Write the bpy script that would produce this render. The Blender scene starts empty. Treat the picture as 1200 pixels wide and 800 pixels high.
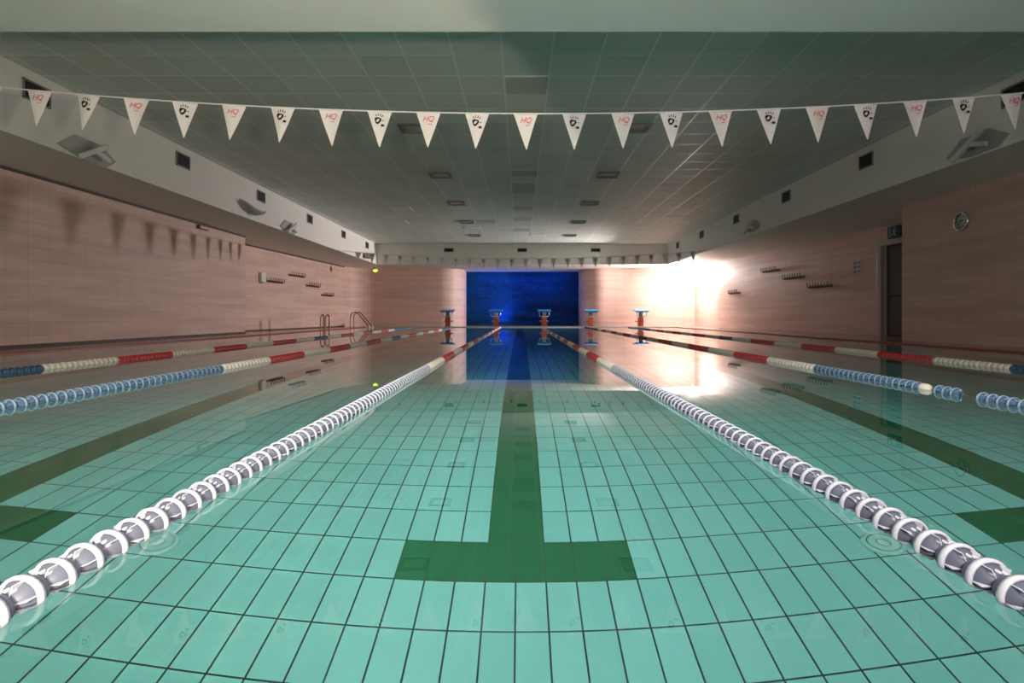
import bpy, bmesh, math, random
from mathutils import Vector, Matrix
random.seed(7)
PI = math.pi
C = bpy.context.scene.collection

# ------------------------------------------------------------------ materials
def srgb(r, g, b):
    def f(c):
        c /= 255.0
        return c / 12.92 if c <= 0.04045 else ((c + 0.055) / 1.055) ** 2.4
    return (f(r), f(g), f(b), 1.0)

def new_mat(name):
    m = bpy.data.materials.new(name)
    m.use_nodes = True
    nt = m.node_tree
    return m, nt, nt.nodes['Principled BSDF']

def mat(name, col, rough=0.5, metal=0.0, spec=0.5, var=0.0, scale=8.0, bump=0.0, alpha=None):
    """plain paint / plastic / metal with a little procedural mottling"""
    m, nt, p = new_mat(name)
    p.inputs['Roughness'].default_value = rough
    p.inputs['Metallic'].default_value = metal
    p.inputs['Specular IOR Level'].default_value = spec
    tc = nt.nodes.new('ShaderNodeTexCoord')
    n = nt.nodes.new('ShaderNodeTexNoise')
    n.inputs['Scale'].default_value = scale
    n.inputs['Detail'].default_value = 3
    nt.links.new(tc.outputs['Object'], n.inputs['Vector'])
    mx = nt.nodes.new('ShaderNodeMix'); mx.data_type = 'RGBA'
    v = var
    mx.inputs['A'].default_value = (col[0]*(1-v), col[1]*(1-v), col[2]*(1-v), 1)
    mx.inputs['B'].default_value = (min(1, col[0]*(1+v)), min(1, col[1]*(1+v)), min(1, col[2]*(1+v)), 1)
    nt.links.new(n.outputs['Fac'], mx.inputs['Factor'])
    nt.links.new(mx.outputs['Result'], p.inputs['Base Color'])
    if bump:
        b = nt.nodes.new('ShaderNodeBump'); b.inputs['Strength'].default_value = bump
        b.inputs['Distance'].default_value = 0.01
        nt.links.new(n.outputs['Fac'], b.inputs['Height']); nt.links.new(b.outputs['Normal'], p.inputs['Normal'])
    return m

def tile_mat(name, c1, c2, grout, bw, bh, mortar, rough=0.4, coord='Object', shift=(0, 0, 0), offset=0.0,
             spec=0.5, stripes=None, groutrough=None, groutmetal=0.0):
    m, nt, p = new_mat(name)
    tc = nt.nodes.new('ShaderNodeTexCoord')
    mp = nt.nodes.new('ShaderNodeMapping'); mp.inputs['Location'].default_value = shift
    nt.links.new(tc.outputs[coord], mp.inputs['Vector'])
    br = nt.nodes.new('ShaderNodeTexBrick')
    br.offset = offset; br.squash = 1.0
    br.inputs['Scale'].default_value = 1.0
    br.inputs['Brick Width'].default_value = bw
    br.inputs['Row Height'].default_value = bh
    br.inputs['Mortar Size'].default_value = mortar
    br.inputs['Mortar Smooth'].default_value = 0.15
    br.inputs['Bias'].default_value = 0.0
    br.inputs['Color1'].default_value = c1
    br.inputs['Color2'].default_value = c2
    br.inputs['Mortar'].default_value = grout
    nt.links.new(mp.outputs['Vector'], br.inputs['Vector'])
    out = br.outputs['Color']
    if stripes:                                           # darker courses laid into the wall
        per, width, amt = stripes
        sx = nt.nodes.new('ShaderNodeSeparateXYZ'); nt.links.new(tc.outputs[coord], sx.inputs[0])
        n = nt.nodes.new('ShaderNodeTexNoise'); n.noise_dimensions = '2D'
        n.inputs['Scale'].default_value = 1.0; n.inputs['Detail'].default_value = 2
        m2 = nt.nodes.new('ShaderNodeMapping'); m2.inputs['Scale'].default_value = (0.35, per, 1)
        nt.links.new(tc.outputs[coord], m2.inputs['Vector']); nt.links.new(m2.outputs['Vector'], n.inputs['Vector'])
        mr = nt.nodes.new('ShaderNodeMapRange')
        mr.inputs['From Min'].default_value = 0.40; mr.inputs['From Max'].default_value = 0.62
        mr.inputs['To Min'].default_value = 1.0; mr.inputs['To Max'].default_value = 1.0 - amt
        nt.links.new(n.outputs['Fac'], mr.inputs['Value'])
        mu = nt.nodes.new('ShaderNodeMix'); mu.data_type = 'RGBA'; mu.blend_type = 'MULTIPLY'
        mu.inputs['Factor'].default_value = 1.0
        nt.links.new(out, mu.inputs['A']); nt.links.new(mr.outputs['Result'], mu.inputs['B'])
        out = mu.outputs['Result']
    nt.links.new(out, p.inputs['Base Color'])
    p.inputs['Specular IOR Level'].default_value = spec
    p.inputs['Roughness'].default_value = rough
    if groutrough is not None:
        mr = nt.nodes.new('ShaderNodeMapRange')
        mr.inputs['To Min'].default_value = rough; mr.inputs['To Max'].default_value = groutrough
        nt.links.new(br.outputs['Fac'], mr.inputs['Value']); nt.links.new(mr.outputs['Result'], p.inputs['Roughness'])
        mr = nt.nodes.new('ShaderNodeMapRange')
        mr.inputs['To Min'].default_value = 0; mr.inputs['To Max'].default_value = groutmetal
        nt.links.new(br.outputs['Fac'], mr.inputs['Value']); nt.links.new(mr.outputs['Result'], p.inputs['Metallic'])
    return m

def emit(name, col, strength):
    m, nt, p = new_mat(name)
    p.inputs['Base Color'].default_value = col
    p.inputs['Emission Color'].default_value = col
    p.inputs['Emission Strength'].default_value = strength
    return m

M = {}
TX = -0.02                                               # tile lattice origin across the pool
M['pool_tile'] = tile_mat('pool_tile', (0.165, 0.535, 0.495, 1), (0.188, 0.575, 0.535, 1), (0.012, 0.05, 0.045, 1),
                          0.125, 0.25, 0.0038, 0.35, shift=(-TX, -0.095, 0))
M['line_tile'] = tile_mat('line_tile', (0.013, 0.135, 0.062, 1), (0.015, 0.148, 0.068, 1), (0.05, 0.10, 0.055, 1),
                          0.125, 0.25, 0.003, 0.35, shift=(-TX, -0.095, 0))
M['basin_wall'] = tile_mat('basin_wall_tile', (0.22, 0.56, 0.46, 1), (0.24, 0.60, 0.50, 1), (0.012, 0.05, 0.045, 1),
                           0.25, 0.125, 0.0042, 0.35, coord='UV')
M['wall'] = tile_mat('wall_tile', (0.69, 0.475, 0.40, 1), (0.72, 0.50, 0.425, 1), (0.58, 0.395, 0.335, 1),
                     0.40, 0.20, 0.006, 0.55, coord='UV', offset=0.0, stripes=(4.2, 0.2, 0.14))
M['blue_wall'] = tile_mat('blue_mosaic', (0.001, 0.040, 0.135, 1), (0.002, 0.055, 0.175, 1), (0.001, 0.02, 0.09, 1),
                          0.20, 0.20, 0.006, 0.6, coord='UV', stripes=(2.0, 0.2, 0.4), spec=0.15)
M['deck'] = tile_mat('deck_tile', (0.36, 0.25, 0.205, 1), (0.40, 0.28, 0.23, 1), (0.2, 0.14, 0.12, 1),
                     0.20, 0.20, 0.005, 0.16)
M['ceil'] = tile_mat('ceiling_tile', (0.72, 0.715, 0.66, 1), (0.79, 0.785, 0.725, 1), (0.95, 0.93, 0.88, 1),
                     0.597, 0.60, 0.013, 0.6, shift=(0.22, -0.29, 0), groutrough=0.28, groutmetal=0.0)
M['plaster'] = mat('white_plaster', (0.87, 0.83, 0.78), 0.7, var=0.03, scale=1.5)
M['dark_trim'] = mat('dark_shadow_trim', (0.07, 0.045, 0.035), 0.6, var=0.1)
M['red_trim'] = mat('red_coping_tile', (0.33, 0.06, 0.035), 0.35, var=0.12)
M['coping'] = mat('pale_coping', (0.62, 0.60, 0.58), 0.35, var=0.05)
M['white_plastic'] = mat('white_plastic', (0.75, 0.75, 0.73), 0.35, var=0.02)
M['grey_plastic'] = mat('grey_plastic', (0.42, 0.42, 0.40), 0.4, var=0.05)
M['black'] = mat('black_plastic', (0.015, 0.015, 0.016), 0.4, var=0.1)
M['vent'] = mat('dark_vent', (0.03, 0.03, 0.033), 0.6, var=0.1)
M['pennant'] = mat('pennant_fabric', (0.90, 0.85, 0.82), 0.75, var=0.03, scale=30)
M['pink_ink'] = mat('pink_ink', (0.80, 0.17, 0.22), 0.7, var=0.05)
M['black_ink'] = mat('black_ink', (0.03, 0.018, 0.02), 0.7, var=0.05)
M['cord'] = mat('white_cord', (0.80, 0.78, 0.76), 0.6, var=0.03)
M['chrome'] = mat('chrome', (0.75, 0.75, 0.75), 0.18, metal=1.0, var=0.02)
M['bronze_rail'] = mat('tarnished_rail', (0.30, 0.20, 0.15), 0.3, metal=0.8, var=0.05)
M['block_blue'] = mat('block_top_blue', (0.02, 0.22, 0.50), 0.35, var=0.05)
M['block_red'] = mat('block_red', (0.48, 0.075, 0.035), 0.4, var=0.05)
M['block_grey'] = mat('block_grey_green', (0.22, 0.26, 0.24), 0.35, metal=0.3, var=0.05)
M['hook'] = mat('hook_wood', (0.16, 0.07, 0.05), 0.45, var=0.15, scale=20)
M['frame'] = mat('door_frame_paint', (0.52, 0.44, 0.40), 0.4, var=0.03)
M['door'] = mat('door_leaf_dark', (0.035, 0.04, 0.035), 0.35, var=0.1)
M['signgreen'] = mat('exit_green', (0.01, 0.06, 0.055), 0.4, var=0.05)
M['signwhite'] = mat('sign_white', (0.38, 0.42, 0.42), 0.5, var=0.03)
M['paper'] = mat('notice_paper', (0.62, 0.58, 0.56), 0.7, var=0.05)
M['paper_ink'] = mat('notice_print', (0.30, 0.25, 0.24), 0.7, var=0.05)
M['warm_glass'] = mat('dull_warm_diffuser', (0.62, 0.55, 0.42), 0.35, var=0.05)
M['cool_glass'] = mat('dull_grey_diffuser', (0.20, 0.20, 0.20), 0.35, var=0.05)
M['fixture_frame'] = mat('fixture_frame_grey', (0.24, 0.24, 0.22), 0.5, var=0.05)
M['dark_panel'] = mat('old_ceiling_tile', (0.57, 0.56, 0.52), 0.7, var=0.06)
M['yellow_lamp'] = emit('yellow_green_glow', (0.55, 0.75, 0.03, 1), 3.0)
M['fl_white'] = mat('float_white', (0.80, 0.75, 0.66), 0.45, spec=0.3, var=0.03)
M['fl_red'] = mat('float_red', (0.58, 0.04, 0.045), 0.35, var=0.06)
M['fl_blue'] = mat('float_blue', (0.04, 0.11, 0.21), 0.35, var=0.06)
M['rim_white'] = mat('float_clear_rim', (0.44, 0.46, 0.52), 0.42, spec=0.25, var=0.03)
M['rim_sky'] = mat('float_sky_rim', (0.30, 0.41, 0.53), 0.42, spec=0.25, var=0.04)
M['web_grey'] = mat('float_smoky_web', (0.085, 0.095, 0.135), 0.42, spec=0.25, var=0.05)
M['web_blue'] = mat('float_blue_web', (0.06, 0.12, 0.22), 0.42, spec=0.25, var=0.05)
M['inlet'] = mat('floor_inlet_plastic', (0.22, 0.57, 0.53), 0.35, var=0.04)
M['inlet_dark'] = mat('floor_inlet_slot', (0.13, 0.38, 0.35), 0.5, var=0.04)

def water_mat():
    m = bpy.data.materials.new('pool_water'); m.use_nodes = True
    nt = m.node_tree; nt.nodes.clear()
    o = nt.nodes.new('ShaderNodeOutputMaterial'); g = nt.nodes.new('ShaderNodeBsdfGlass')
    g.inputs['IOR'].default_value = 1.333; g.inputs['Roughness'].default_value = 0.0
    g.inputs['Color'].default_value = (1, 1, 1, 1)
    nt.links.new(g.outputs[0], o.inputs['Surface'])
    return m
M['water'] = water_mat()

# ------------------------------------------------------------------ mesh helpers
class MB:
    def __init__(self):
        self.v = []; self.f = []; self.mi = []; self.sm = []
    def add(self, verts, faces, mi=0, smooth=False):
        b = len(self.v)
        self.v += [tuple(p) for p in verts]
        for f in faces:
            self.f.append(tuple(i + b for i in f)); self.mi.append(mi); self.sm.append(smooth)
    def box(self, x0, x1, y0, y1, z0, z1, mi=0, mtx=None):
        vs = [Vector(p) for p in ((x0,y0,z0),(x1,y0,z0),(x1,y1,z0),(x0,y1,z0),(x0,y0,z1),(x1,y0,z1),(x1,y1,z1),(x0,y1,z1))]
        if mtx is not None: vs = [mtx @ p for p in vs]
        self.add(vs, [(0,3,2,1),(4,5,6,7),(0,1,5,4),(1,2,6,5),(2,3,7,6),(3,0,4,7)], mi)
    def bbox(self, x0, x1, y0, y1, z0, z1, b=0.01, mi=0, mtx=None):
        """bevelled box"""
        bm = bmesh.new()
        bmesh.ops.create_cube(bm, size=1.0)
        for v in bm.verts:
            v.co = Vector((x0+(v.co.x+.5)*(x1-x0), y0+(v.co.y+.5)*(y1-y0), z0+(v.co.z+.5)*(z1-z0)))
        bmesh.ops.bevel(bm, geom=bm.edges[:], offset=b, segments=2, affect='EDGES', profile=0.6)
        bm.verts.ensure_lookup_table(); bm.verts.index_update()
        vs = [v.co.copy() for v in bm.verts]
        if mtx is not None: vs = [mtx @ p for p in vs]
        self.add(vs, [tuple(v.index for v in f.verts) for f in bm.faces], mi)
        bm.free()
    def tube(self, pts, r, n=10, mi=0, cap=True):
        pts = [Vector(p) for p in pts]
        rings = []; up = None
        for i, p in enumerate(pts):
            t = ((pts[i+1] if i+1 < len(pts) else p) - (pts[i-1] if i else p)).normalized()
            if up is None:
                up = Vector((0, 0, 1)) if abs(t.z) < 0.9 else Vector((1, 0, 0))
            a = t.cross(up).normalized(); up = a.cross(t).normalized()
            rr = r[i] if isinstance(r, (list, tuple)) else r
            rings.append([p + (a*math.cos(2*PI*k/n) + up*math.sin(2*PI*k/n))*rr for k in range(n)])
        vs = [q for ring in rings for q in ring]
        fs = []
        for i in range(len(rings)-1):
            for k in range(n):
                k2 = (k+1) % n
                fs.append((i*n+k, i*n+k2, (i+1)*n+k2, (i+1)*n+k))
        self.add(vs, fs, mi, True)
        if cap:
            self.add(rings[0], [tuple(range(n))[::-1]], mi); self.add(rings[-1], [tuple(range(n))], mi)
    def lathe(self, prof, axis='Z', n=20, mi=0, mtx=None, closed=False, smooth=True):
        """prof = [(radius, height)] turned around an axis"""
        vs = []; fs = []
        for (r, h) in prof:
            for k in range(n):
                a = 2*PI*k/n
                p = Vector((r*math.cos(a), r*math.sin(a), h))
                if axis == 'Y': p = Vector((p.x, p.z, p.y))
                if axis == 'X': p = Vector((p.z, p.x, p.y))
                vs.append(mtx @ p if mtx is not None else p)
        m = len(prof)
        for i in range(m if closed else m-1):
            j = (i+1) % m
            for k in range(n):
                k2 = (k+1) % n
                fs.append((i*n+k, i*n+k2, j*n+k2, j*n+k))
        self.add(vs, fs, mi, smooth)
    def poly(self, pts, d, mi=0):
        """flat outline given a depth vector d"""
        n = len(pts); d = Vector(d)
        a = [Vector(p) for p in pts]; b = [p + d for p in a]
        self.add(a + b, [tuple(range(n)), tuple(range(2*n-1, n-1, -1))] + [(i, i+n, (i+1) % n + n, (i+1) % n) for i in range(n)], mi)
    def mesh(self, name, mats):
        me = bpy.data.meshes.new(name)
        me.from_pydata(self.v, [], self.f)
        for m in mats: me.materials.append(m)
        me.polygons.foreach_set('material_index', self.mi)
        me.polygons.foreach_set('use_smooth', self.sm)
        me.update()
        bm = bmesh.new(); bm.from_mesh(me)
        bmesh.ops.recalc_face_normals(bm, faces=bm.faces[:]); bm.to_mesh(me); bm.free()
        return me
    def build(self, name, mats, parent=None, loc=None):
        if not isinstance(mats, (list, tuple)): mats = [mats]
        return link(name, self.mesh(name, mats), parent, loc)

def link(name, data, parent=None, loc=None):
    o = bpy.data.objects.new(name, data); C.objects.link(o)
    if parent is not None: o.parent = parent
    if loc is not None: o.location = loc
    return o
def tag(o, label=None, cat=None, group=None, kind=None):
    if label: o['label'] = label
    if cat: o['category'] = cat
    if group: o['group'] = group
    if kind: o['kind'] = kind
    return o
def thing(name, label, cat, loc=(0, 0, 0), rz=0.0, group=None):
    o = bpy.data.objects.new(name, None); C.objects.link(o)
    o.empty_display_size = 0.2
    o.location = loc; o.rotation_euler = (0, 0, rz)
    return tag(o, label, cat, group)
def copy_tree(o, parent=None):
    c = o.copy(); C.objects.link(c)
    if parent is not None: c.parent = parent
    for ch in list(o.children): copy_tree(ch, c)
    return c
def struct(o):
    o['kind'] = 'structure'; return o

# ------------------------------------------------------------------ the setting
H_W = 0.0            # water level
Z_S = 2.77           # soffit
Z_C = 3.67           # ceiling
Z_F = -1.354         # pool floor
XL, XR = -6.32, 6.47 # bulkhead faces
PX = 6.83            # pool half width
PY = 25.0            # pool length

# pool floor with tiled lane lines (cells of one mesh)
def pool_floor():
    lanes = [-5.0, -2.5, 0.0, 2.5, 5.0]
    xs = {-PX, PX}
    for c in lanes:
        for d in (-0.5, -0.125, 0.125, 0.5): xs.add(round(TX + c + d, 4))
    ys = [0.0, 2.345, 2.595, 22.345, 22.595, PY]
    xs = sorted(xs)
    mb = MB()
    for i in range(len(xs)-1):
        for j in range(len(ys)-1):
            cx = (xs[i]+xs[i+1])/2 - TX
            d = min(abs(cx-c) for c in lanes)
            g = (j in (1, 3) and d < 0.5) or (j == 2 and d < 0.125)
            mb.add([(xs[i], ys[j], Z_F), (xs[i+1], ys[j], Z_F), (xs[i+1], ys[j+1], Z_F), (xs[i], ys[j+1], Z_F)],
                   [(0, 1, 2, 3)], 1 if g else 0)
    return struct(mb.build('floor_pool', [M['pool_tile'], M['line_tile']]))
pool_floor_o = pool_floor()

def strips(name, lines, mat_, thick=0.12, flip=False):
    """walls: list of (points, z0, z1); UV = running length, height"""
    vs = []; fs = []; uv = []
    for pts, z0, z1 in lines:
        s = 0.0; b = len(vs); ss = [0.0]
        for a, c in zip(pts, pts[1:]):
            s += math.hypot(c[0]-a[0], c[1]-a[1]); ss.append(s)
        for (x, y) in pts: vs += [(x, y, z0), (x, y, z1)]
        for i in range(len(pts)-1):
            q = (b+2*i, b+2*i+2, b+2*i+3, b+2*i+1)
            u = ((ss[i], z0), (ss[i+1], z0), (ss[i+1], z1), (ss[i], z1))
            if flip: q = q[::-1]; u = u[::-1]
            fs.append(q); uv.append(u)
    me = bpy.data.meshes.new(name); me.from_pydata(vs, [], fs)
    l = me.uv_layers.new(name='UVMap')
    k = 0
    for u in uv:
        for c in u: l.data[k].uv = c; k += 1
    me.materials.append(mat_)
    o = link(name, me)
    sd = o.modifiers.new('thickness', 'SOLIDIFY'); sd.thickness = thick; sd.offset = -1.0
    return struct(o)

def arc(cx, cy, r, a0, a1, n=10):
    return [(cx + r*math.cos(math.radians(a0+(a1-a0)*i/n)), cy + r*math.sin(math.radians(a0+(a1-a0)*i/n))) for i in range(n+1)]

# basin walls (inside faces look into the pool)
for nm_, p0_, p1_ in (('wall_pool_left', (-PX, 0), (-PX, PY)), ('wall_pool_far', (-PX, PY), (PX, PY)),
                      ('wall_pool_right', (PX, PY), (PX, 0)), ('wall_pool_near', (PX, 0), (-PX, 0))):
    strips(nm_, [([p0_, p1_], Z_F, 0.0)], M['basin_wall'], 0.1)

# deck slabs around the basin
mb = MB()
mb.box(-9.8, -PX, -3.2, 30.0, -0.30, 0.012); mb.box(PX, 11.5, -3.2, 30.0, -0.30, 0.012)
mb.box(-PX, PX, PY, 30.0, -0.30, 0.012); mb.box(-PX, PX, -3.2, 0.0, -0.30, 0.012)
struct(mb.build('floor', M['deck']))
mb = MB(); mb.bbox(-PX-0.11, -PX+0.03, 0.0, PY, -0.10, 0.022, 0.006); struct(mb.build('trim_1', M['red_trim']))
mb = MB(); mb.bbox(PX-0.03, PX+0.11, 0.0, PY, -0.10, 0.022, 0.006); struct(mb.build('trim_2', M['red_trim']))
mb = MB(); mb.bbox(-PX, PX, PY-0.03, PY+0.14, -0.10, 0.03, 0.008); struct(mb.build('trim_3', M['coping']))

# water surface
mb = MB(); mb.add([(-PX, 0, 0), (PX, 0, 0), (PX, PY, 0), (-PX, PY, 0)], [(0, 1, 2, 3)])
water = mb.build('pool_water', M['water'])
tag(water, 'clear still water filling the tiled swimming pool', 'water', kind='stuff')

# walls
arcL = arc(-6.98, 26.0, 1.08, 180, 90)                    # concave far-left corner
colL = arc(-3.85, 28.18, 1.08, -90, 0, 14)                # convex column, left of the niche
colR = arc(4.05, 28.18, 1.08, 180, 270, 14)
left_pts = [(-7.79, -3.0), (-7.79, 16.1), (-8.75, 16.1), (-8.06, 26.0)] + arcL[1:]
strips('wall_left', [(left_pts, 0, Z_S)], M['wall'], 0.12)
def rx(y): return 10.59 - 0.0955*y                         # receding right wall
DY0, DY1, DZ = 13.40, 14.50, 2.33
strips('wall_right', [([(7.84, -3.0), (7.84, 11.7), (rx(11.7), 11.7), (rx(DY0), DY0)], 0, Z_S), ([(rx(DY0), DY0), (rx(DY1), DY1)], DZ, Z_S),
                      ([(rx(DY1), DY1), (rx(24.0), 24.0), (8.30, 27.1)], 0, Z_S)], M['wall'], 0.12, flip=True)
strips('wall_back', [([(-6.98, 27.08), (-3.85, 27.10)] + colL[1:] + [(-2.78, 29.2)], 0, Z_S),
                     ([(2.98, 29.2)] + colR + [(8.30, 27.1)], 0, Z_S)], M['wall'], 0.12)
strips('wall_niche', [([(-2.80, 29.2), (3.0, 29.2)], 0, Z_S)], M['blue_wall'], 0.12)
strips('wall_front', [([(7.84, -3.0), (-7.79, -3.0)], 0, Z_S)], M['wall'], 0.12)
# dark corridor behind the door opening
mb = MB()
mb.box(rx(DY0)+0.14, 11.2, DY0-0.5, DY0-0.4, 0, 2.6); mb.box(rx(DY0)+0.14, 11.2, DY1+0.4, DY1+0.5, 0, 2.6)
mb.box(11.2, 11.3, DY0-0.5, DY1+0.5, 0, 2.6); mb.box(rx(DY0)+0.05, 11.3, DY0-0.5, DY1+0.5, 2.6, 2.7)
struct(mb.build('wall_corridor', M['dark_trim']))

# bulkheads and ceiling
mb = MB(); mb.box(-9.9, XL, -3.2, 30.0, Z_S, 3.95); struct(mb.build('trim_4', M['plaster']))
mb = MB(); mb.box(XR, 11.4, -3.2, 30.0, Z_S, 3.95); struct(mb.build('trim_5', M['plaster']))
mb = MB(); mb.box(XL, XR, -3.2, 4.53, Z_S, 3.95); struct(mb.build('trim_6', M['plaster']))
mb = MB(); mb.box(XL, XR, PY, 30.0, Z_S, 3.95); struct(mb.build('trim_7', M['plaster']))
mb = MB(); mb.box(XL, XR, 4.53, PY, Z_C, 3.95); ceiling = struct(mb.build('ceiling', M['ceil']))
# dark strips paint in the shadow gap below the soffit; also builds baseboards
def dark_strip(name, pts, off):
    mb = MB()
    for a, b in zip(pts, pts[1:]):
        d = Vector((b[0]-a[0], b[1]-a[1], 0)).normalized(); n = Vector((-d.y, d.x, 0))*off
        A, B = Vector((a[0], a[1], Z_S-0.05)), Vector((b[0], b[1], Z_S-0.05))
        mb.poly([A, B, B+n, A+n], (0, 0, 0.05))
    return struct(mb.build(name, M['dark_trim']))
dark_strip('shadow_strip_left', [(-7.79, -3.0), (-7.79, 16.1)], -0.012)
dark_strip('shadow_strip_recess', [(-8.75, 16.1), (-8.06, 26.0)], -0.012)
dark_strip('baseboard_left', [(-7.79, -3.0), (-7.79, 16.1)], -0.012).location.z = -Z_S + 0.05 + 0.012
dark_strip('baseboard_recess', [(-8.75, 16.1), (-8.06, 26.0)], -0.012).location.z = -Z_S + 0.05 + 0.012

# old darker ceiling tiles in the middle column, one pale
k = 0
for (tx, ty, pale) in ((0.08, 7.79, 0), (0.08, 12.59, 0), (0.08, 13.79, 0), (0.08, 14.39, 0), (0.08, 16.79, 0), (0.08, 18.59, 0),
                       (0.08, 21.0, 0), (-1.12, 19.2, 0), (-3.5, 16.8, 1), (-4.1, 19.2, 1), (-1.72, 20.4, 1), (0.68, 22.2, 1)):
    mb = MB(); mb.bbox(tx-0.285, tx+0.285, ty-0.285, ty+0.285, Z_C-0.012, Z_C+0.01, 0.004)
    o = mb.build('ceiling_tile', M['plaster'] if pale else M['dark_panel'], ceiling)
    o['label'] = 'paler replacement ceiling tile' if pale else 'darker ceiling tile'

# ------------------------------------------------------------------ ceiling lights
def ceiling_light(x, y, warm, label):
    t = thing('ceiling_light', label, 'ceiling light', (x, y, Z_C), group='recessed ceiling lights')
    f = MB(); a, b = 0.24, 0.17
    for (x0, x1, y0, y1) in ((-a, a, -a, -b), (-a, a, b, a), (-a, -b, -b, b), (b, a, -b, b)):
        f.bbox(x0, x1, y0, y1, -0.03, 0.01, 0.006)
    f.build('frame', M['fixture_frame'], t)
    d = MB(); d.bbox(-b, b, -b, b, -0.012, 0.005, 0.005)
    d.build('diffuser', M['warm_glass'] if warm else M['cool_glass'], t)
ords = ['first', 'second', 'third', 'fourth', 'fifth']
for i in range(5):
    y = 9.55 + 3.19*i
    ceiling_light(-1.79, y, True, f'square recessed light with pale diffuser, {ords[i]} from the camera in the left ceiling row')
    ceiling_light(1.95, y, False, f'square recessed light with dull grey diffuser, {ords[i]} from the camera in the right ceiling row')

# ------------------------------------------------------------------ vents
def vent_parts(t, w, h):
    f = MB()
    for (x0, x1, z0, z1) in ((-w, w, -h, -h+.025), (-w, w, h-.025, h), (-w, -w+.025, -h, h), (w-.025, w, -h, h)):
        f.bbox(x0, x1, -0.02, 0.0, z0, z1, 0.004)
    f.build('frame', M['fixture_frame'], t)
    b = MB(); b.box(-w+.02, w-.02, -0.004, 0.0, -h+.02, h-.02); b.build('backing', M['black'], t)
    s = MB()
    n = 5
    for i in range(n):
        z = -h + 0.03 + (2*h-0.06)*(i+.5)/n
        s.box(-w+.02, w-.02, -0.004, 0.004, -0.011, 0.011, 0, Matrix.Translation((0, -0.01, z)) @ Matrix.Rotation(0.7, 4, 'X'))
    s.build('louvre', M['vent'], t)
vy = [7.43, 10.65, 13.85, 17.05, 20.3, 23.4]
vord = ['nearest', 'second nearest', 'third nearest', 'fourth nearest', 'fifth nearest', 'farthest']
for i, y in enumerate(vy):
    t = thing('air_vent', f'dark rectangular air vent on the left white bulkhead, {vord[i]} to the camera', 'vent', (XL, y, 3.41), PI/2, 'bulkhead air vents')
    vent_parts(t, 0.215, 0.13)
    t = thing('air_vent', f'dark rectangular air vent on the right white bulkhead, {vord[i]} to the camera', 'vent', (XR, y, 3.41), -PI/2, 'bulkhead air vents')
    vent_parts(t, 0.215, 0.13)
for x, w in ((-3.15, 'left'), (0.07, 'centre'), (3.30, 'right')):
    t = thing('air_vent', f'dark wide air vent on the far end bulkhead, {w} one of three', 'vent', (x, PY, 3.40), 0, 'far bulkhead air vents')
    vent_parts(t, 0.21, 0.085)

# ------------------------------------------------------------------ wall lights on the bulkheads
def curved_uplight(t):
    """boat-shaped uplighter: crescent trough on a bracket; local -Y looks into the hall"""
    n, m = 20, 7
    vs = []; fs = []
    for i in range(n+1):
        u = -1 + 2*i/n
        dep = 0.20*math.sqrt(max(0, 1-u*u)) + 0.02
        hgt = 0.10*(1-0.55*u*u) + 0.01
        lift = 0.15*u*u*(1 if u < 0 else 0.6)
        for j in range(m+1):
            a = PI/2*j/m
            vs.append((0.62*u, -dep*math.cos(a)-0.02, lift - hgt*math.sin(a)))
    for i in range(n):
        for j in range(m):
            a = i*(m+1)+j; fs.append((a, a+1, a+m+2, a+m+1))
    mb = MB(); mb.add(vs, fs, 0, True)
    o = mb.build('shell', M['grey_plastic'], t)
    sd = o.modifiers.new('thickness', 'SOLIDIFY'); sd.thickness = 0.012
    b = MB(); b.bbox(-0.10, 0.10, -0.05, 0.0, -0.13, 0.05, 0.01); b.build('bracket', M['white_plastic'], t)
    g = MB(); g.tube([(-0.45, -0.10, 0.03), (0.45, -0.10, 0.03)], 0.018, 10); g.build('lamp_tube', M['white_plastic'], t)
def plate_uplight(t):
    """open fitting: kite-shaped back plate with two slanting arms"""
    mb = MB()
    mb.poly([(-0.52, -0.002, -0.04), (-0.10, -0.002, -0.13), (0.42, -0.002, -0.12), (0.58, -0.002, 0.0), (0.26, -0.002, 0.17), (-0.22, -0.002, 0.17)], (0, -0.03, 0))
    mb.build('back_plate', M['grey_plastic'], t)
    a = MB(); a.bbox(-0.30, 0.30, -0.16, -0.10, -0.035, 0.035, 0.012, 0, Matrix.Rotation(-0.5, 4, 'Y'))
    a.build('arm', M['white_plastic'], t)
    a = MB(); a.bbox(0.0, 0.32, -0.14, -0.08, -0.035, 0.035, 0.012, 0, Matrix.Translation((0.02, 0, 0.02)) @ Matrix.Rotation(0.25, 4, 'Y'))
    a.build('arm', M['white_plastic'], t)
    s = MB(); s.bbox(-0.05, 0.05, -0.11, -0.02, -0.05, 0.05, 0.01); s.build('socket', M['fixture_frame'], t)
for (x, y, z, kind, lab) in (
        (XL, 8.27, 2.90, 'p', 'white angular wall uplight low on the left bulkhead, nearest the camera'),
        (XL, 13.30, 2.98, 'c', 'grey curved boat-shaped uplight on the left bulkhead below a vent'),
        (XL, 15.45, 2.90, 'p', 'small white angular uplight on the left bulkhead just beyond the curved one'),
        (XR, 8.10, 2.92, 'p', 'white angular wall uplight with crossed arms on the right bulkhead under the last pennant'),
        (XR, 15.90, 2.98, 'p', 'pale angular uplight far along the right bulkhead above the hook rails')):
    t = thing('wall_uplight', lab, 'wall light', (x, y, z), PI/2 if x < 0 else -PI/2, 'uplights on the bulkheads')
    (curved_uplight if kind == 'c' else plate_uplight)(t)
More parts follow.
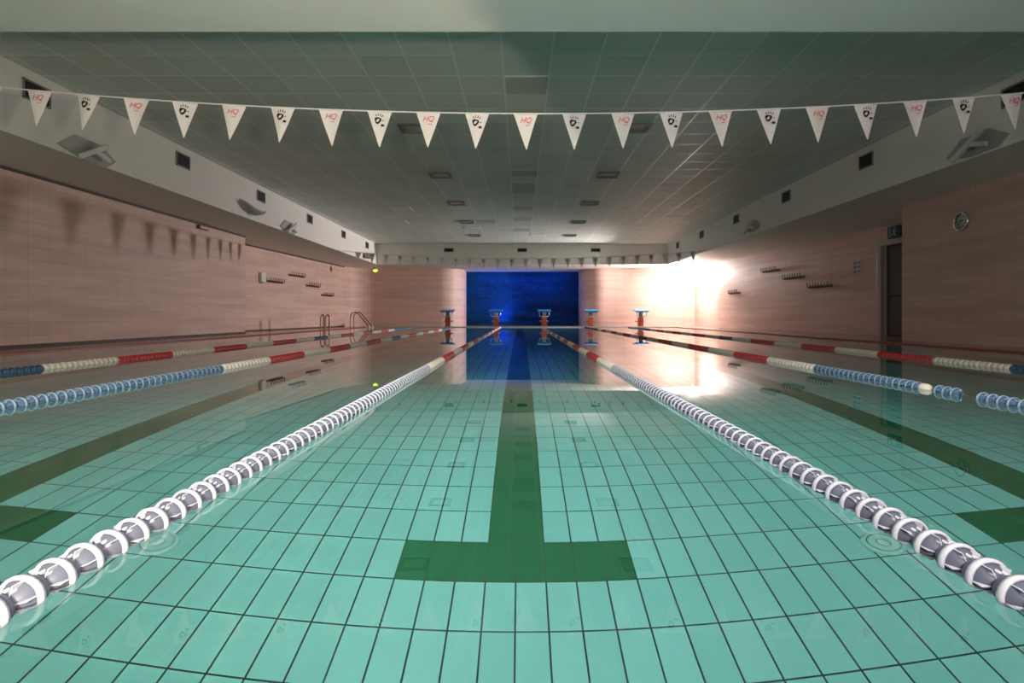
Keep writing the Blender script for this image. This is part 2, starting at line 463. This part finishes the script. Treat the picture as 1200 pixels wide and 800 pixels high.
# small camera-like speaker on the left bulkhead by the far corner
t = thing('wall_speaker', 'small dark loudspeaker on the left bulkhead near the far corner', 'speaker', (XL, 23.0, 2.93), PI/2)
m_ = MB(); m_.bbox(-0.16, 0.16, -0.26, -0.06, -0.10, 0.10, 0.02); m_.build('cabinet', M['grey_plastic'], t)
m_ = MB(); m_.bbox(-0.13, 0.13, -0.275, -0.258, -0.08, 0.08, 0.006); m_.build('grille', M['black'], t)
m_ = MB(); m_.bbox(-0.04, 0.04, -0.07, 0.0, -0.04, 0.04, 0.008); m_.build('bracket', M['black'], t)
# green-yellow signal lamp hanging in the far-left corner
t = thing('signal_lamp', 'small glowing yellow-green lamp hanging at the far left bulkhead corner', 'lamp', (-6.28, 24.6, Z_S))
m_ = MB(); m_.tube([(0, 0, 0), (0, 0, -0.17)], 0.012, 8); m_.build('stem', M['grey_plastic'], t)
m_ = MB(); m_.lathe([(0.012, -0.15), (0.05, -0.17), (0.14, -0.26), (0.15, -0.275)], n=24); o = m_.build('shade', M['grey_plastic'], t)
m_ = MB(); m_.lathe([(0.0, -0.20), (0.07, -0.21), (0.10, -0.27), (0.08, -0.33), (0.04, -0.36), (0.0, -0.365)], n=20); m_.build('bulb', M['yellow_lamp'], t)

# ------------------------------------------------------------------ pennant lines
def pennant_mesh(w, h, bend):
    n, r = 4, 8
    vs = []; fs = []
    for j in range(r+1):
        v = j/r; half = w/2*(1-v)+0.003*v
        for i in range(n+1):
            u = -1+2*i/n
            vs.append((u*half + 0.012*bend*v*v, 0.012*math.sin(2.2*u+bend*2)*(1-v) + 0.02*bend*v*v, -h*v))
    for j in range(r):
        for i in range(n):
            a = j*(n+1)+i; fs.append((a, a+n+1, a+n+2, a+1))
    mb = MB(); mb.add(vs, fs, 0, True)
    mb.tube([(-w/2+.003, 0.0, 0.0), (w/2-.003, 0.0, 0.0)], 0.0075, 8)
    return mb.mesh('pennant', [M['pennant']])
def text_mesh():
    cu = bpy.data.curves.new('text', 'FONT'); cu.body = 'HQ'; cu.size = 0.068; cu.shear = 0.32; cu.extrude = 0.0008
    cu.align_x = 'CENTER'; cu.align_y = 'CENTER'; cu.resolution_u = 3; cu.space_character = 0.9
    o = bpy.data.objects.new('text', cu); C.objects.link(o)
    dg = bpy.context.evaluated_depsgraph_get(); dg.update()
    me = bpy.data.meshes.new_from_object(o.evaluated_get(dg))
    bpy.data.objects.remove(o)
    mb = MB()
    for p in me.polygons:
        mb.add([(me.vertices[i].co.x, -0.016 - me.vertices[i].co.z, me.vertices[i].co.y - 0.062) for i in p.vertices], [tuple(range(len(p.vertices)))])
    mb.box(0.0, 0.035, -0.0168, -0.0152, -0.111, -0.106)
    return mb.mesh('print', [M['pink_ink']])
def hand_mesh():
    mb = MB()
    n = 14; d = (0, 0.0014, 0)
    c = (-0.012, -0.082)
    def pt(x, z): return Vector((x, -0.0168, z))
    for i in range(n):                                     # palm: an inked ring
        a0, a1 = 2*PI*i/n, 2*PI*(i+1)/n
        ro = [0.030*(1+0.14*math.sin(3*a+0.6)) for a in (a0, a1)]
        ri = [0.014*(1+0.25*math.sin(2*a)) for a in (a0, a1)]
        mb.poly([pt(c[0]+ro[0]*math.cos(a0), c[1]+ro[0]*math.sin(a0)), pt(c[0]+ro[1]*math.cos(a1), c[1]+ro[1]*math.sin(a1)),
                 pt(c[0]+ri[1]*math.cos(a1), c[1]+ri[1]*math.sin(a1)), pt(c[0]+ri[0]*math.cos(a0), c[1]+ri[0]*math.sin(a0))], d)
    for (x0, z0, x1, z1) in ((-0.026, -0.046, -0.031, -0.028), (-0.010, -0.042, -0.010, -0.020), (0.008, -0.044, 0.014, -0.022), (0.022, -0.052, 0.034, -0.034)):
        v = Vector((x1-x0, 0, z1-z0)).normalized(); q = Vector((-v.z, 0, v.x))*0.0035
        A, B = pt(x0, z0), pt(x1, z1)
        mb.poly([A-q, B-q*.8, B+q*.8, A+q], d)
    mb.poly([pt(0.030, -0.088), pt(0.040, -0.086), pt(0.041, -0.078), pt(0.031, -0.080)], d)   # thumb tip
    mb.poly([pt(0.016, -0.136), pt(0.044, -0.136), pt(0.044, -0.117), pt(0.016, -0.117)], d)   # small caption block
    return mb.mesh('print', [M['black_ink']])
tm, hm = text_mesh(), hand_mesh()

def pennant_line(y, n0, n1, step, x0, zf, w, h, label, group=None):
    t = thing('pennant_line', label, 'flag line', (0, y, 0))
    if group: t['group'] = group
    cd = MB(); N = 60
    cd.tube([(XL + (XR-XL)*i/N, 0, zf(XL + (XR-XL)*i/N)) for i in range(N+1)], 0.0075, 8)
    cd.build('cord', M['cord'], t)
    meshes = [pennant_mesh(w, h, b) for b in (-0.8, -0.3, 0.2, 0.6)]
    for i in range(n0, n1+1):
        x = x0 + i*step
        p = link('pennant', meshes[(i*7+3) % 4], t, (x, 0, zf(x)-0.004))
        p.rotation_euler = (random.uniform(-.05, .05), math.atan((zf(x+.01)-zf(x-.01))/.02)*-1 + random.uniform(-.03, .03), random.uniform(-.10, .10))
        q = link('print', tm if i % 2 == 0 else hm, p)
        p['label'] = 'pennant with pink lettering' if i % 2 == 0 else 'pennant with black handprint'
pennant_line(5.11, -13, 14, 0.4365, 0.046, lambda x: 2.325 + 0.0100*x*x - 0.004*x, 0.215, 0.315,
             'line of white triangular pennants strung across the pool close to the camera')
pennant_line(19.2, -12, 12, 0.47, 0.167, lambda x: 2.44 + 0.0072*x*x, 0.215, 0.33,
             'distant line of triangular pennants strung before the blue niche')

# ------------------------------------------------------------------ lane ropes
PITCH, FR = 0.072, 0.041
def float_geo(mb, y, n, rim, web, kind):
    """one float around the Y axis, centred at y; rim and web are material slots"""
    T = Matrix.Translation((0, y, 0))
    if kind == 'wave':
        mb.lathe([(FR-.001, -0.008), (FR+.0015, -0.002), (FR-.0005, 0.007), (FR-.006, 0.007), (FR-.006, 0.0), (FR-.005, -0.008)], 'Y', n, rim, T, True)
        mb.lathe([(FR-.005, 0.004), (FR-.007, 0.018), (FR-.013, 0.030), (0.012, 0.037)], 'Y', n, web, T)
        mb.lathe([(FR-.006, -0.004), (FR-.010, -0.014), (FR-.020, -0.026), (0.009, -0.036), (0.006, -0.036)], 'Y', n, web, T)
        if n >= 16:
            for k in range(6):                             # blades between hub and rim
                a = 2*PI*k/6
                R = T @ Matrix.Rotation(a, 4, 'Y')
                mb.box(0.008, FR-.004, -0.030, -0.006, -0.0010, 0.0010, rim, R)
            for k in range(3):                             # pale bosses on the face
                a = PI/2 + (k-1)*0.5
                mb.lathe([(0.0, -0.0300), (0.0032, -0.0285), (0.0036, -0.010)], 'Y', 8, rim,
                         T @ Matrix.Translation((0.025*math.cos(a), 0, 0.025*math.sin(a))))
    else:
        mb.lathe([(0.006, -0.034), (FR-.010, -0.033), (FR-.002, -0.026), (FR+.001, -0.004), (FR-.001, 0.014), (FR-.006, 0.026), (FR-.012, 0.034), (0.006, 0.034)], 'Y', n, rim, T)
        if n >= 16:
            for k in range(10):
                mb.box(FR-.006, FR+.0028, -0.024, 0.020, -0.0016, 0.0016, rim, T @ Matrix.Rotation(2*PI*k/10, 4, 'Y'))
def colour_at(y, inner):
    if y < 5.45: return 'wave'
    if 12.55 < y < 13.45: return 'blue'
    if not inner and y > 20.6: return 'blue'
    if y < 12.55:
        return 'white' if int((y-5.45)/1.014) % 2 == 0 else 'red'
    return 'white' if int((y-13.45)/1.03) % 2 == 0 else 'red'
def lane_rope(x, label, rim, web, inner, first_y, gaps=(), blue_first=False):
    t = thing('lane_rope', label, 'lane rope', (x, 0, 0.004), group='lane ropes floating on the pool')
    cb = MB(); cb.tube([(0, 0.01, 0), (0, PY-0.035, 0)], 0.004, 8); cb.build('cable', M['chrome'], t)
    mats = [M['fl_white'], M['fl_red'], M['fl_blue'], rim, web]
    slot = {'white': 0, 'red': 1, 'blue': 2}
    protos = {}
    for k in ('white', 'red', 'blue', 'wave'):
        m_ = MB()
        if k == 'wave': float_geo(m_, 0, 20, 0, 1, 'wave'); protos[k] = m_.mesh('float', [rim, web])
        else: float_geo(m_, 0, 20, 0, 0, 'solid'); protos[k] = m_.mesh('float', [mats[slot[k]]])
    ball = MB(); ball.lathe([(0.004, -0.055), (0.026, -0.042), (0.036, -0.015), (0.036, 0.015), (0.026, 0.042), (0.004, 0.055)], 'Y', 20)
    names = {'white': 'white float', 'red': 'red float', 'blue': 'blue float', 'wave': 'clear ringed float'}
    rest = MB(); cnt = 0
    y = 0.30
    while y < PY-0.15:
        c = colour_at(y, inner)
        if any(a < y < b for a, b in gaps): y += PITCH; continue
        if y >= first_y and cnt < 100:
            o = link('float', protos[c], t, (0, y, 0)); o['label'] = names[c]
            o.rotation_euler = (0, random.uniform(-PI, PI) if c != 'wave' else random.uniform(-.5, .5), 0)
            cnt += 1
        else:
            n = 12 if y < 14 else 8
            if c == 'wave': float_geo(rest, y, n, 3, 4, 'wave')
            else: float_geo(rest, y, n, slot[c], slot[c], 'solid')
        y += PITCH
    r = rest.build('float_run', mats, t); r['kind'] = 'stuff'
    for a, b in gaps[:1]:
        o = ball.build('end_float', M['fl_white'], t, (0, 3.965, 0)); o['label'] = 'white egg-shaped float'
    return t
lane_rope(-0.895, 'lane rope left of the middle lane, pale ringed floats close to the camera', M['rim_white'], M['web_grey'], True, 0.80)
lane_rope(0.897, 'lane rope right of the middle lane, pale ringed floats close to the camera', M['rim_white'], M['web_grey'], True, 0.80)
lane_rope(-2.86, 'second lane rope left of the middle lane, blue ringed floats then white and red', M['rim_sky'], M['web_blue'], False, 3.0)
lane_rope(2.82, 'second lane rope right of the middle lane, with a gap between its blue floats', M['rim_sky'], M['web_blue'], False, 2.9, gaps=((3.47, 3.66), (3.90, 4.03)))
lane_rope(-4.58, 'outermost lane rope by the left wall, dark blue float section at the picture edge', M['fl_blue'], M['web_blue'], False, 4.9)
lane_rope(4.70, 'outermost lane rope by the right wall, white and red floats below the door', M['fl_blue'], M['web_blue'], False, 4.9)

# ------------------------------------------------------------------ starting blocks
def starting_block():
    t = thing('starting_block', 'x', 'starting block', (0, 0, 0), group='starting blocks at the far end')
    b = MB(); b.bbox(-0.20, 0.20, -0.12, 0.30, 0.012, 0.04, 0.008); b.build('base_plate', M['block_grey'], t)
    b = MB(); b.bbox(-0.11, 0.11, -0.02, 0.20, 0.03, 0.44, 0.015, 0); b.build('pedestal', M['block_red'], t)
    b = MB(); b.bbox(-0.085, 0.085, 0.0, 0.17, 0.43, 0.70, 0.01); b.build('column', M['block_grey'], t)
    b = MB()
    b.bbox(-0.30, 0.30, -0.30, 0.34, -0.03, 0.03, 0.015, 0, Matrix.Translation((0, 0, 0.735)) @ Matrix.Rotation(math.radians(7), 4, 'X'))
    b.build('platform', M['block_blue'], t)
    h = MB()
    h.tube([(-0.20, -0.10, 0.70), (-0.22, -0.14, 0.62), (-0.21, -0.15, 0.53), (-0.17, -0.15, 0.485), (0.17, -0.15, 0.485),
            (0.21, -0.15, 0.53), (0.22, -0.14, 0.62), (0.20, -0.10, 0.70)], 0.014, 10)
    h.build('grip', M['chrome'], t)
    s = MB(); s.bbox(-0.20, 0.20, 0.22, 0.40, 0.25, 0.30, 0.01); s.bbox(-0.18, -0.14, 0.10, 0.26, 0.24, 0.28, 0.006); s.bbox(0.14, 0.18, 0.10, 0.26, 0.24, 0.28, 0.006)
    s.build('step', M['block_grey'], t)
    return t
blk = [(-3.26, 'starting block in front of the pale rounded column, leftmost of the row'),
       (-1.10, 'starting block before the blue niche, on its left half'),
       (1.06, 'starting block before the blue niche, on its right half'),
       (3.15, 'starting block at the right edge of the blue niche, orange pedestal'),
       (5.39, 'starting block before the bright pink far wall, rightmost of the row')]
p0 = starting_block()
for i, (x, lab) in enumerate(blk):
    o = p0 if i == 0 else copy_tree(p0)
    o.location = (x, 25.46, 0.0); o['label'] = lab

# ------------------------------------------------------------------ ladders
def smooth_path(pts, n=6):
    out = []
    P = [Vector(p) for p in pts]
    for i in range(len(P)-1):
        a = P[max(i-1, 0)]; b = P[i]; c = P[i+1]; d = P[min(i+2, len(P)-1)]
        for k in range(n):
            s = k/n
            out.append(0.5*((2*b)+(c-a)*s+(2*a-5*b+4*c-d)*s*s+(3*b-a-3*c+d)*s**3))
    out.append(P[-1]); return out
t = thing('pool_ladder', 'pool ladder with sloping bronze handrails in the far left corner', 'ladder', (-6.83, 24.1, 0))
for s in (-0.25, 0.25):
    r = MB(); r.tube(smooth_path([(-0.30, s, 0.015), (-0.30, s, 0.45), (-0.24, s, 0.61), (-0.10, s, 0.66), (0.02, s, 0.60), (0.40, s, 0.14), (0.52, s, -0.05), (0.54, s, -0.9)]), 0.021, 10)
    r.build('handrail', M['bronze_rail'], t)
    r = MB(); r.lathe([(0.0, 0), (0.05, 0), (0.05, 0.02), (0.024, 0.03)], n=16, mtx=Matrix.Translation((-0.30, s, 0.012))); r.build('foot_flange', M['chrome'], t)
    r = MB(); r.lathe([(0.024, -0.02), (0.036, -0.02), (0.036, 0.09), (0.024, 0.10)], n=16, mtx=Matrix.Translation((0.50, s, -0.01)) @ Matrix.Rotation(-0.25, 4, 'Y')); r.build('collar', M['white_plastic'], t)
for z in (-0.3, -0.58, -0.86):
    r = MB(); r.bbox(0.50, 0.60, -0.25, 0.25, z-0.015, z+0.015, 0.008); r.build('tread', M['white_plastic'], t)
t = thing('pool_ladder', 'pool ladder with two upright rails halfway along the far left side', 'ladder', (-6.83, 19.7, 0))
for s in (-0.25, 0.25):
    r = MB(); r.tube(smooth_path([(-0.02, s+0.03, 0.015), (-0.01, s+0.03, 0.44), (0.03, s+0.02, 0.53), (0.07, s, 0.55), (0.11, s, 0.50), (0.13, s, 0.38), (0.13, s, -0.9)]), 0.019, 10)
    r.build('handrail', M['bronze_rail'], t)
for z in (-0.3, -0.58, -0.86):
    r = MB(); r.bbox(0.09, 0.19, -0.25, 0.25, z-0.015, z+0.015, 0.008); r.build('tread', M['white_plastic'], t)

# ------------------------------------------------------------------ things on the side walls
def hook_rail(x, y, z, rz, length, label):
    t = thing('hook_rail', label, 'coat hooks', (x, y, z), rz, group='hook rails on the side walls')
    b = MB(); b.bbox(-length/2, length/2, -0.03, 0.0, -0.05, 0.03, 0.008); b.build('rail', M['hook'], t)
    n = 8
    pm = MB(); pm.tube(smooth_path([(0, -0.03, 0.0), (0, -0.09, -0.02), (0, -0.12, 0.03), (0, -0.12, 0.12)], 4), [0.014]*12 + [0.010], 8)
    me = pm.mesh('hook', [M['hook']])
    for i in range(n):
        link('hook', me, t, (-length/2 + length*(i+.5)/n, 0, 0))
def lx(y): return -8.75 + (y-16.1)*0.0697
aL = PI/2 - math.atan(0.0697); aR = -PI/2 + math.atan(0.0955)
for y, z, l, lab in ((19.68, 1.69, 1.08, 'dark hook rail on the left wall right beside the white dispenser'),
                     (21.27, 2.01, 1.20, 'dark hook rail on the left wall, highest of the four'),
                     (22.66, 1.70, 1.15, 'dark hook rail on the left wall, third along from the dispenser'),
                     (24.06, 1.38, 1.12, 'dark hook rail on the left wall, lowest and farthest')):
    hook_rail(lx(y), y, z, aL, l, lab)
for y, z, l, lab in ((17.0, 1.40, 1.12, 'dark hook rail on the right wall, closest to the doorway'),
                     (18.36, 1.75, 1.12, 'dark hook rail on the right wall, middle one of the three stepping down'),
                     (19.75, 2.08, 1.10, 'dark hook rail on the right wall, highest of all'),
                     (22.4, 1.42, 0.85, 'dark hook rail on the right wall, farthest one near the bright corner')):
    hook_rail(rx(y), y, z, aR, l, lab)
t = thing('dispenser', 'pale white dispenser box on the left wall beside the hook rails', 'dispenser', (lx(18.78), 18.78, 1.78), aL)
b = MB(); b.bbox(-0.12, 0.12, -0.11, 0.0, -0.16, 0.16, 0.02); b.build('body', M['white_plastic'], t)
b = MB(); b.bbox(-0.08, 0.08, -0.12, -0.02, -0.19, -0.15, 0.008); b.build('nozzle', M['grey_plastic'], t)
t = thing('wall_notice', 'pale printed notice on the right wall between hook rails and doorway', 'notice', (rx(15.4), 15.4, 1.83), aR)
b = MB(); b.bbox(-0.19, 0.19, -0.014, 0.0, -0.19, 0.19, 0.004); b.build('board', M['paper'], t)
b = MB()
for i in range(3):
    z = 0.12 - 0.12*i
    b.bbox(-0.14, -0.02, -0.017, -0.012, z-0.035, z+0.035, 0.001); b.bbox(0.02, 0.14, -0.017, -0.012, z-0.025, z+0.03, 0.001)
b.build('print', M['paper_ink'], t)
# small box at the top of the left wall
t = thing('junction_box', 'small brown box at the top of the left wall under the soffit', 'box', (-7.79, 13.9, 2.665), PI/2)
b = MB(); b.bbox(-0.20, 0.20, -0.07, 0.0, -0.05, 0.045, 0.01); b.build('body', M['hook'], t)
b = MB(); b.bbox(-0.17, 0.17, -0.08, -0.065, -0.035, 0.03, 0.006); b.build('cover', M['frame'], t)

# clock
t = thing('wall_clock', 'round chrome-rimmed wall clock on the near right wall', 'clock', (7.84, 10.1, 2.19), -PI/2)
b = MB(); b.lathe([(0.135, -0.028), (0.150, -0.045), (0.165, -0.04), (0.172, -0.02), (0.170, 0.0)], 'Y', 40); b.build('rim', M['chrome'], t)
b = MB(); b.lathe([(0.0, -0.026), (0.14, -0.026), (0.14, 0.0), (0.0, 0.0)], 'Y', 40); dial = b.build('dial', M['paper'], t)
b = MB()
for k in range(12):
    R = Matrix.Rotation(2*PI*k/12, 4, 'Y')
    b.box(-0.007, 0.007, -0.029, -0.025, 0.095, 0.125, 0, R)
b.build('hour_mark', M['black'], dial)
for nm, L, wd, ang in (('hour_hand', 0.07, 0.009, 1.45), ('minute_hand', 0.105, 0.006, -2.3)):
    b = MB(); b.bbox(-wd, wd, -0.034, -0.029, -0.02, L, 0.002, 0, Matrix.Rotation(ang, 4, 'Y')); b.build(nm, M['black'], t)

# exit sign above the doorway
ey = 14.02
t = thing('exit_sign', 'dark green exit sign with pale running figure above the right doorway', 'sign', (rx(ey), ey, 2.575), aR)
b = MB(); b.bbox(-0.22, 0.22, -0.06, 0.0, -0.15, 0.15, 0.01); b.build('housing', M['signgreen'], t)
b = MB()
def yb(pts): b.poly([(x, -0.064, z) for x, z in pts], (0, 0.006, 0))
yb([(0.0, 0.07), (0.03, 0.06), (0.02, -0.02), (-0.02, -0.01)])                     # torso
yb([(0.02, -0.01), (0.09, -0.10), (0.065, -0.115), (-0.01, -0.02)]); yb([(0.0, -0.01), (-0.08, -0.06), (-0.07, -0.085), (0.02, -0.03)])
yb([(0.02, 0.06), (0.09, 0.02), (0.08, 0.0), (0.02, 0.035)]); yb([(0.0, 0.06), (-0.06, 0.03), (-0.05, 0.01), (0.0, 0.035)])
b.lathe([(0.0, -0.064), (0.024, -0.064), (0.024, -0.058)], 'Y', 14, 0, Matrix.Translation((0.03, 0, 0.098)))
yb([(-0.15, -0.12), (-0.12, -0.12), (-0.12, 0.12), (-0.15, 0.12)])                # doorway upright
b.build('pictogram', M['signwhite'], t)

# door
D = struct(thing('door_1', 'x', 'door', (rx(DY1), DY1, 0.012), aR)); del D['label']; del D['category']
wd = (DY1-DY0)/math.cos(math.atan(0.0955))
b = MB()
b.bbox(-0.13, 0.0, -0.04, 0.14, 0, DZ+0.06, 0.01); b.bbox(wd, wd+0.13, -0.04, 0.14, 0, DZ+0.06, 0.01); b.bbox(0.0, wd, -0.04, 0.14, DZ-0.06, DZ+0.06, 0.01)
b.build('frame', M['frame'], D)
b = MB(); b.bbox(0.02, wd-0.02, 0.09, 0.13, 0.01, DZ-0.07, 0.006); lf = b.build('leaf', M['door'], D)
b = MB(); b.tube(smooth_path([(0.16, 0.085, 1.0), (0.16, 0.03, 1.0), (0.30, 0.02, 1.0), (wd-0.3, 0.02, 1.0), (wd-0.16, 0.03, 1.0), (wd-0.16, 0.085, 1.0)], 4), 0.02, 10)
b.build('push_bar', M['black'], lf)
b = MB(); b.bbox(0.0, 0.06, 0.04, 0.10, 0, DZ-0.06, 0.008); b.build('stop_strip', M['frame'], D)

# floor inlets under water
for x, lab in ((1.55, 'round pool-floor inlet fitting under the right lane rope'), (-1.55, 'round pool-floor inlet fitting under the left lane rope')):
    t = thing('floor_inlet', lab, 'pool inlet', (x, 2.43, Z_F), group='round inlets on the pool floor')
    b = MB(); b.lathe([(0.0, 0.010), (0.055, 0.010), (0.075, 0.007), (0.085, 0.002), (0.085, 0.0)], n=32); b.build('cover', M['inlet'], t)
    b = MB(); b.lathe([(0.060, 0.009), (0.060, 0.0115), (0.066, 0.011), (0.066, 0.008)], n=32); b.lathe([(0.024, 0.0095), (0.024, 0.0115), (0.029, 0.0115), (0.029, 0.0095)], n=24)
    b.build('slot_ring', M['inlet_dark'], t)

# floodlight under the right soffit at the far corner
LP = Vector((7.62, 25.2, 2.42))
t = thing('floodlight', 'blazing floodlight under the right soffit at the far corner', 'lamp', LP)
b = MB(); b.tube([(0.0, 0.0, 0.35), (0.0, 0.0, 0.16)], 0.012, 8); b.build('drop_rod', M['grey_plastic'], t)
b = MB(); b.lathe([(0.012, 0.17), (0.05, 0.165), (0.06, 0.13), (0.055, 0.12)], n=20); b.build('socket', M['grey_plastic'], t)

# ------------------------------------------------------------------ lights
def light(name, kind, loc, energy, col, **kw):
    l = bpy.data.lights.new(name, kind); l.energy = energy; l.color = col
    for k, v in kw.items():
        if k not in ('target', 'caustic'): setattr(l, k, v)
    o = bpy.data.objects.new(name, l); C.objects.link(o); o.location = loc
    if 'target' in kw:
        o.rotation_euler = (Vector(kw['target'])-Vector(loc)).to_track_quat('-Z', 'Y').to_euler()
    if kw.get('caustic'): l.cycles.is_caustics_light = True
    return o
light('floodlight_beam', 'SPOT', LP, 4000, (1.0, 0.92, 0.91), target=LP + Vector((-math.cos(math.radians(10)), -math.sin(math.radians(10)), 0.0)), spot_size=math.radians(98), spot_blend=1.0, shadow_soft_size=0.07)
light('floodlight_glow', 'POINT', LP, 315, (1.0, 0.98, 0.98), shadow_soft_size=0.07)
light('niche_wash', 'SPOT', (-0.9, 28.7, 0.10), 110, (0.0, 0.16, 1.0), target=(-0.9, 29.3, 2.0), spot_size=2.4, spot_blend=1.0, shadow_soft_size=0.08)
light('niche_wash_top', 'AREA', (0.1, 28.3, 2.70), 45, (0.0, 0.20, 1.0), target=(0.1, 29.2, 1.0), shape='RECTANGLE', size=4.5, size_y=0.15)
light('pool_fill', 'AREA', (0.0, 2.8, 2.70), 136, (1.0, 0.96, 0.91), target=(0, 3.9, -1.3), shape='RECTANGLE', size=3.4, size_y=1.6, spread=math.radians(118))  # added fill above the near end, out of view, brightens the pool floor
light('work_lamp', 'SPOT', (-0.3, -0.4, 0.6), 420, (1.0, 0.86, 0.66), target=(-0.3-0.48, 0.6, 0.54), spot_size=math.radians(76), spot_blend=0.04, shadow_soft_size=0.12)
light('pennant_fill', 'AREA', (0.4, -0.6, 1.25), 125, (1.0, 0.89, 0.83), target=(0.3, 5.0, 2.1), shape='DISK', size=0.9)  # added fill behind the camera, no fixture, lifts the near pennants

w = bpy.data.worlds.new('World'); bpy.context.scene.world = w; w.use_nodes = True
w.node_tree.nodes['Background'].inputs['Color'].default_value = (0.02, 0.022, 0.024, 1)

# ------------------------------------------------------------------ camera
cam = bpy.data.cameras.new('Camera'); co = bpy.data.objects.new('Camera', cam); C.objects.link(co)
co.location = (0, 0, 0.51); co.rotation_euler = (PI/2, 0, 0)
cam.sensor_width = 36; cam.lens = 36*667/1200
cam.shift_x = -10/1200; cam.shift_y = -30/1200
cam.clip_start = 0.02; cam.clip_end = 200
sc = bpy.context.scene
sc.camera = co
vs_ = sc.view_settings
vs_.view_transform = 'Standard'; vs_.look = 'None'; vs_.gamma = 1.0; vs_.use_curve_mapping = False; vs_.exposure = 0.0
cy = sc.cycles
cy.use_denoising = True
cy.max_bounces = 10; cy.diffuse_bounces = 5; cy.glossy_bounces = 5; cy.transmission_bounces = 8
cy.blur_glossy = 0.6
cy.sample_clamp_indirect = 24.0
cy.caustics_reflective = False
cy.caustics_refractive = True
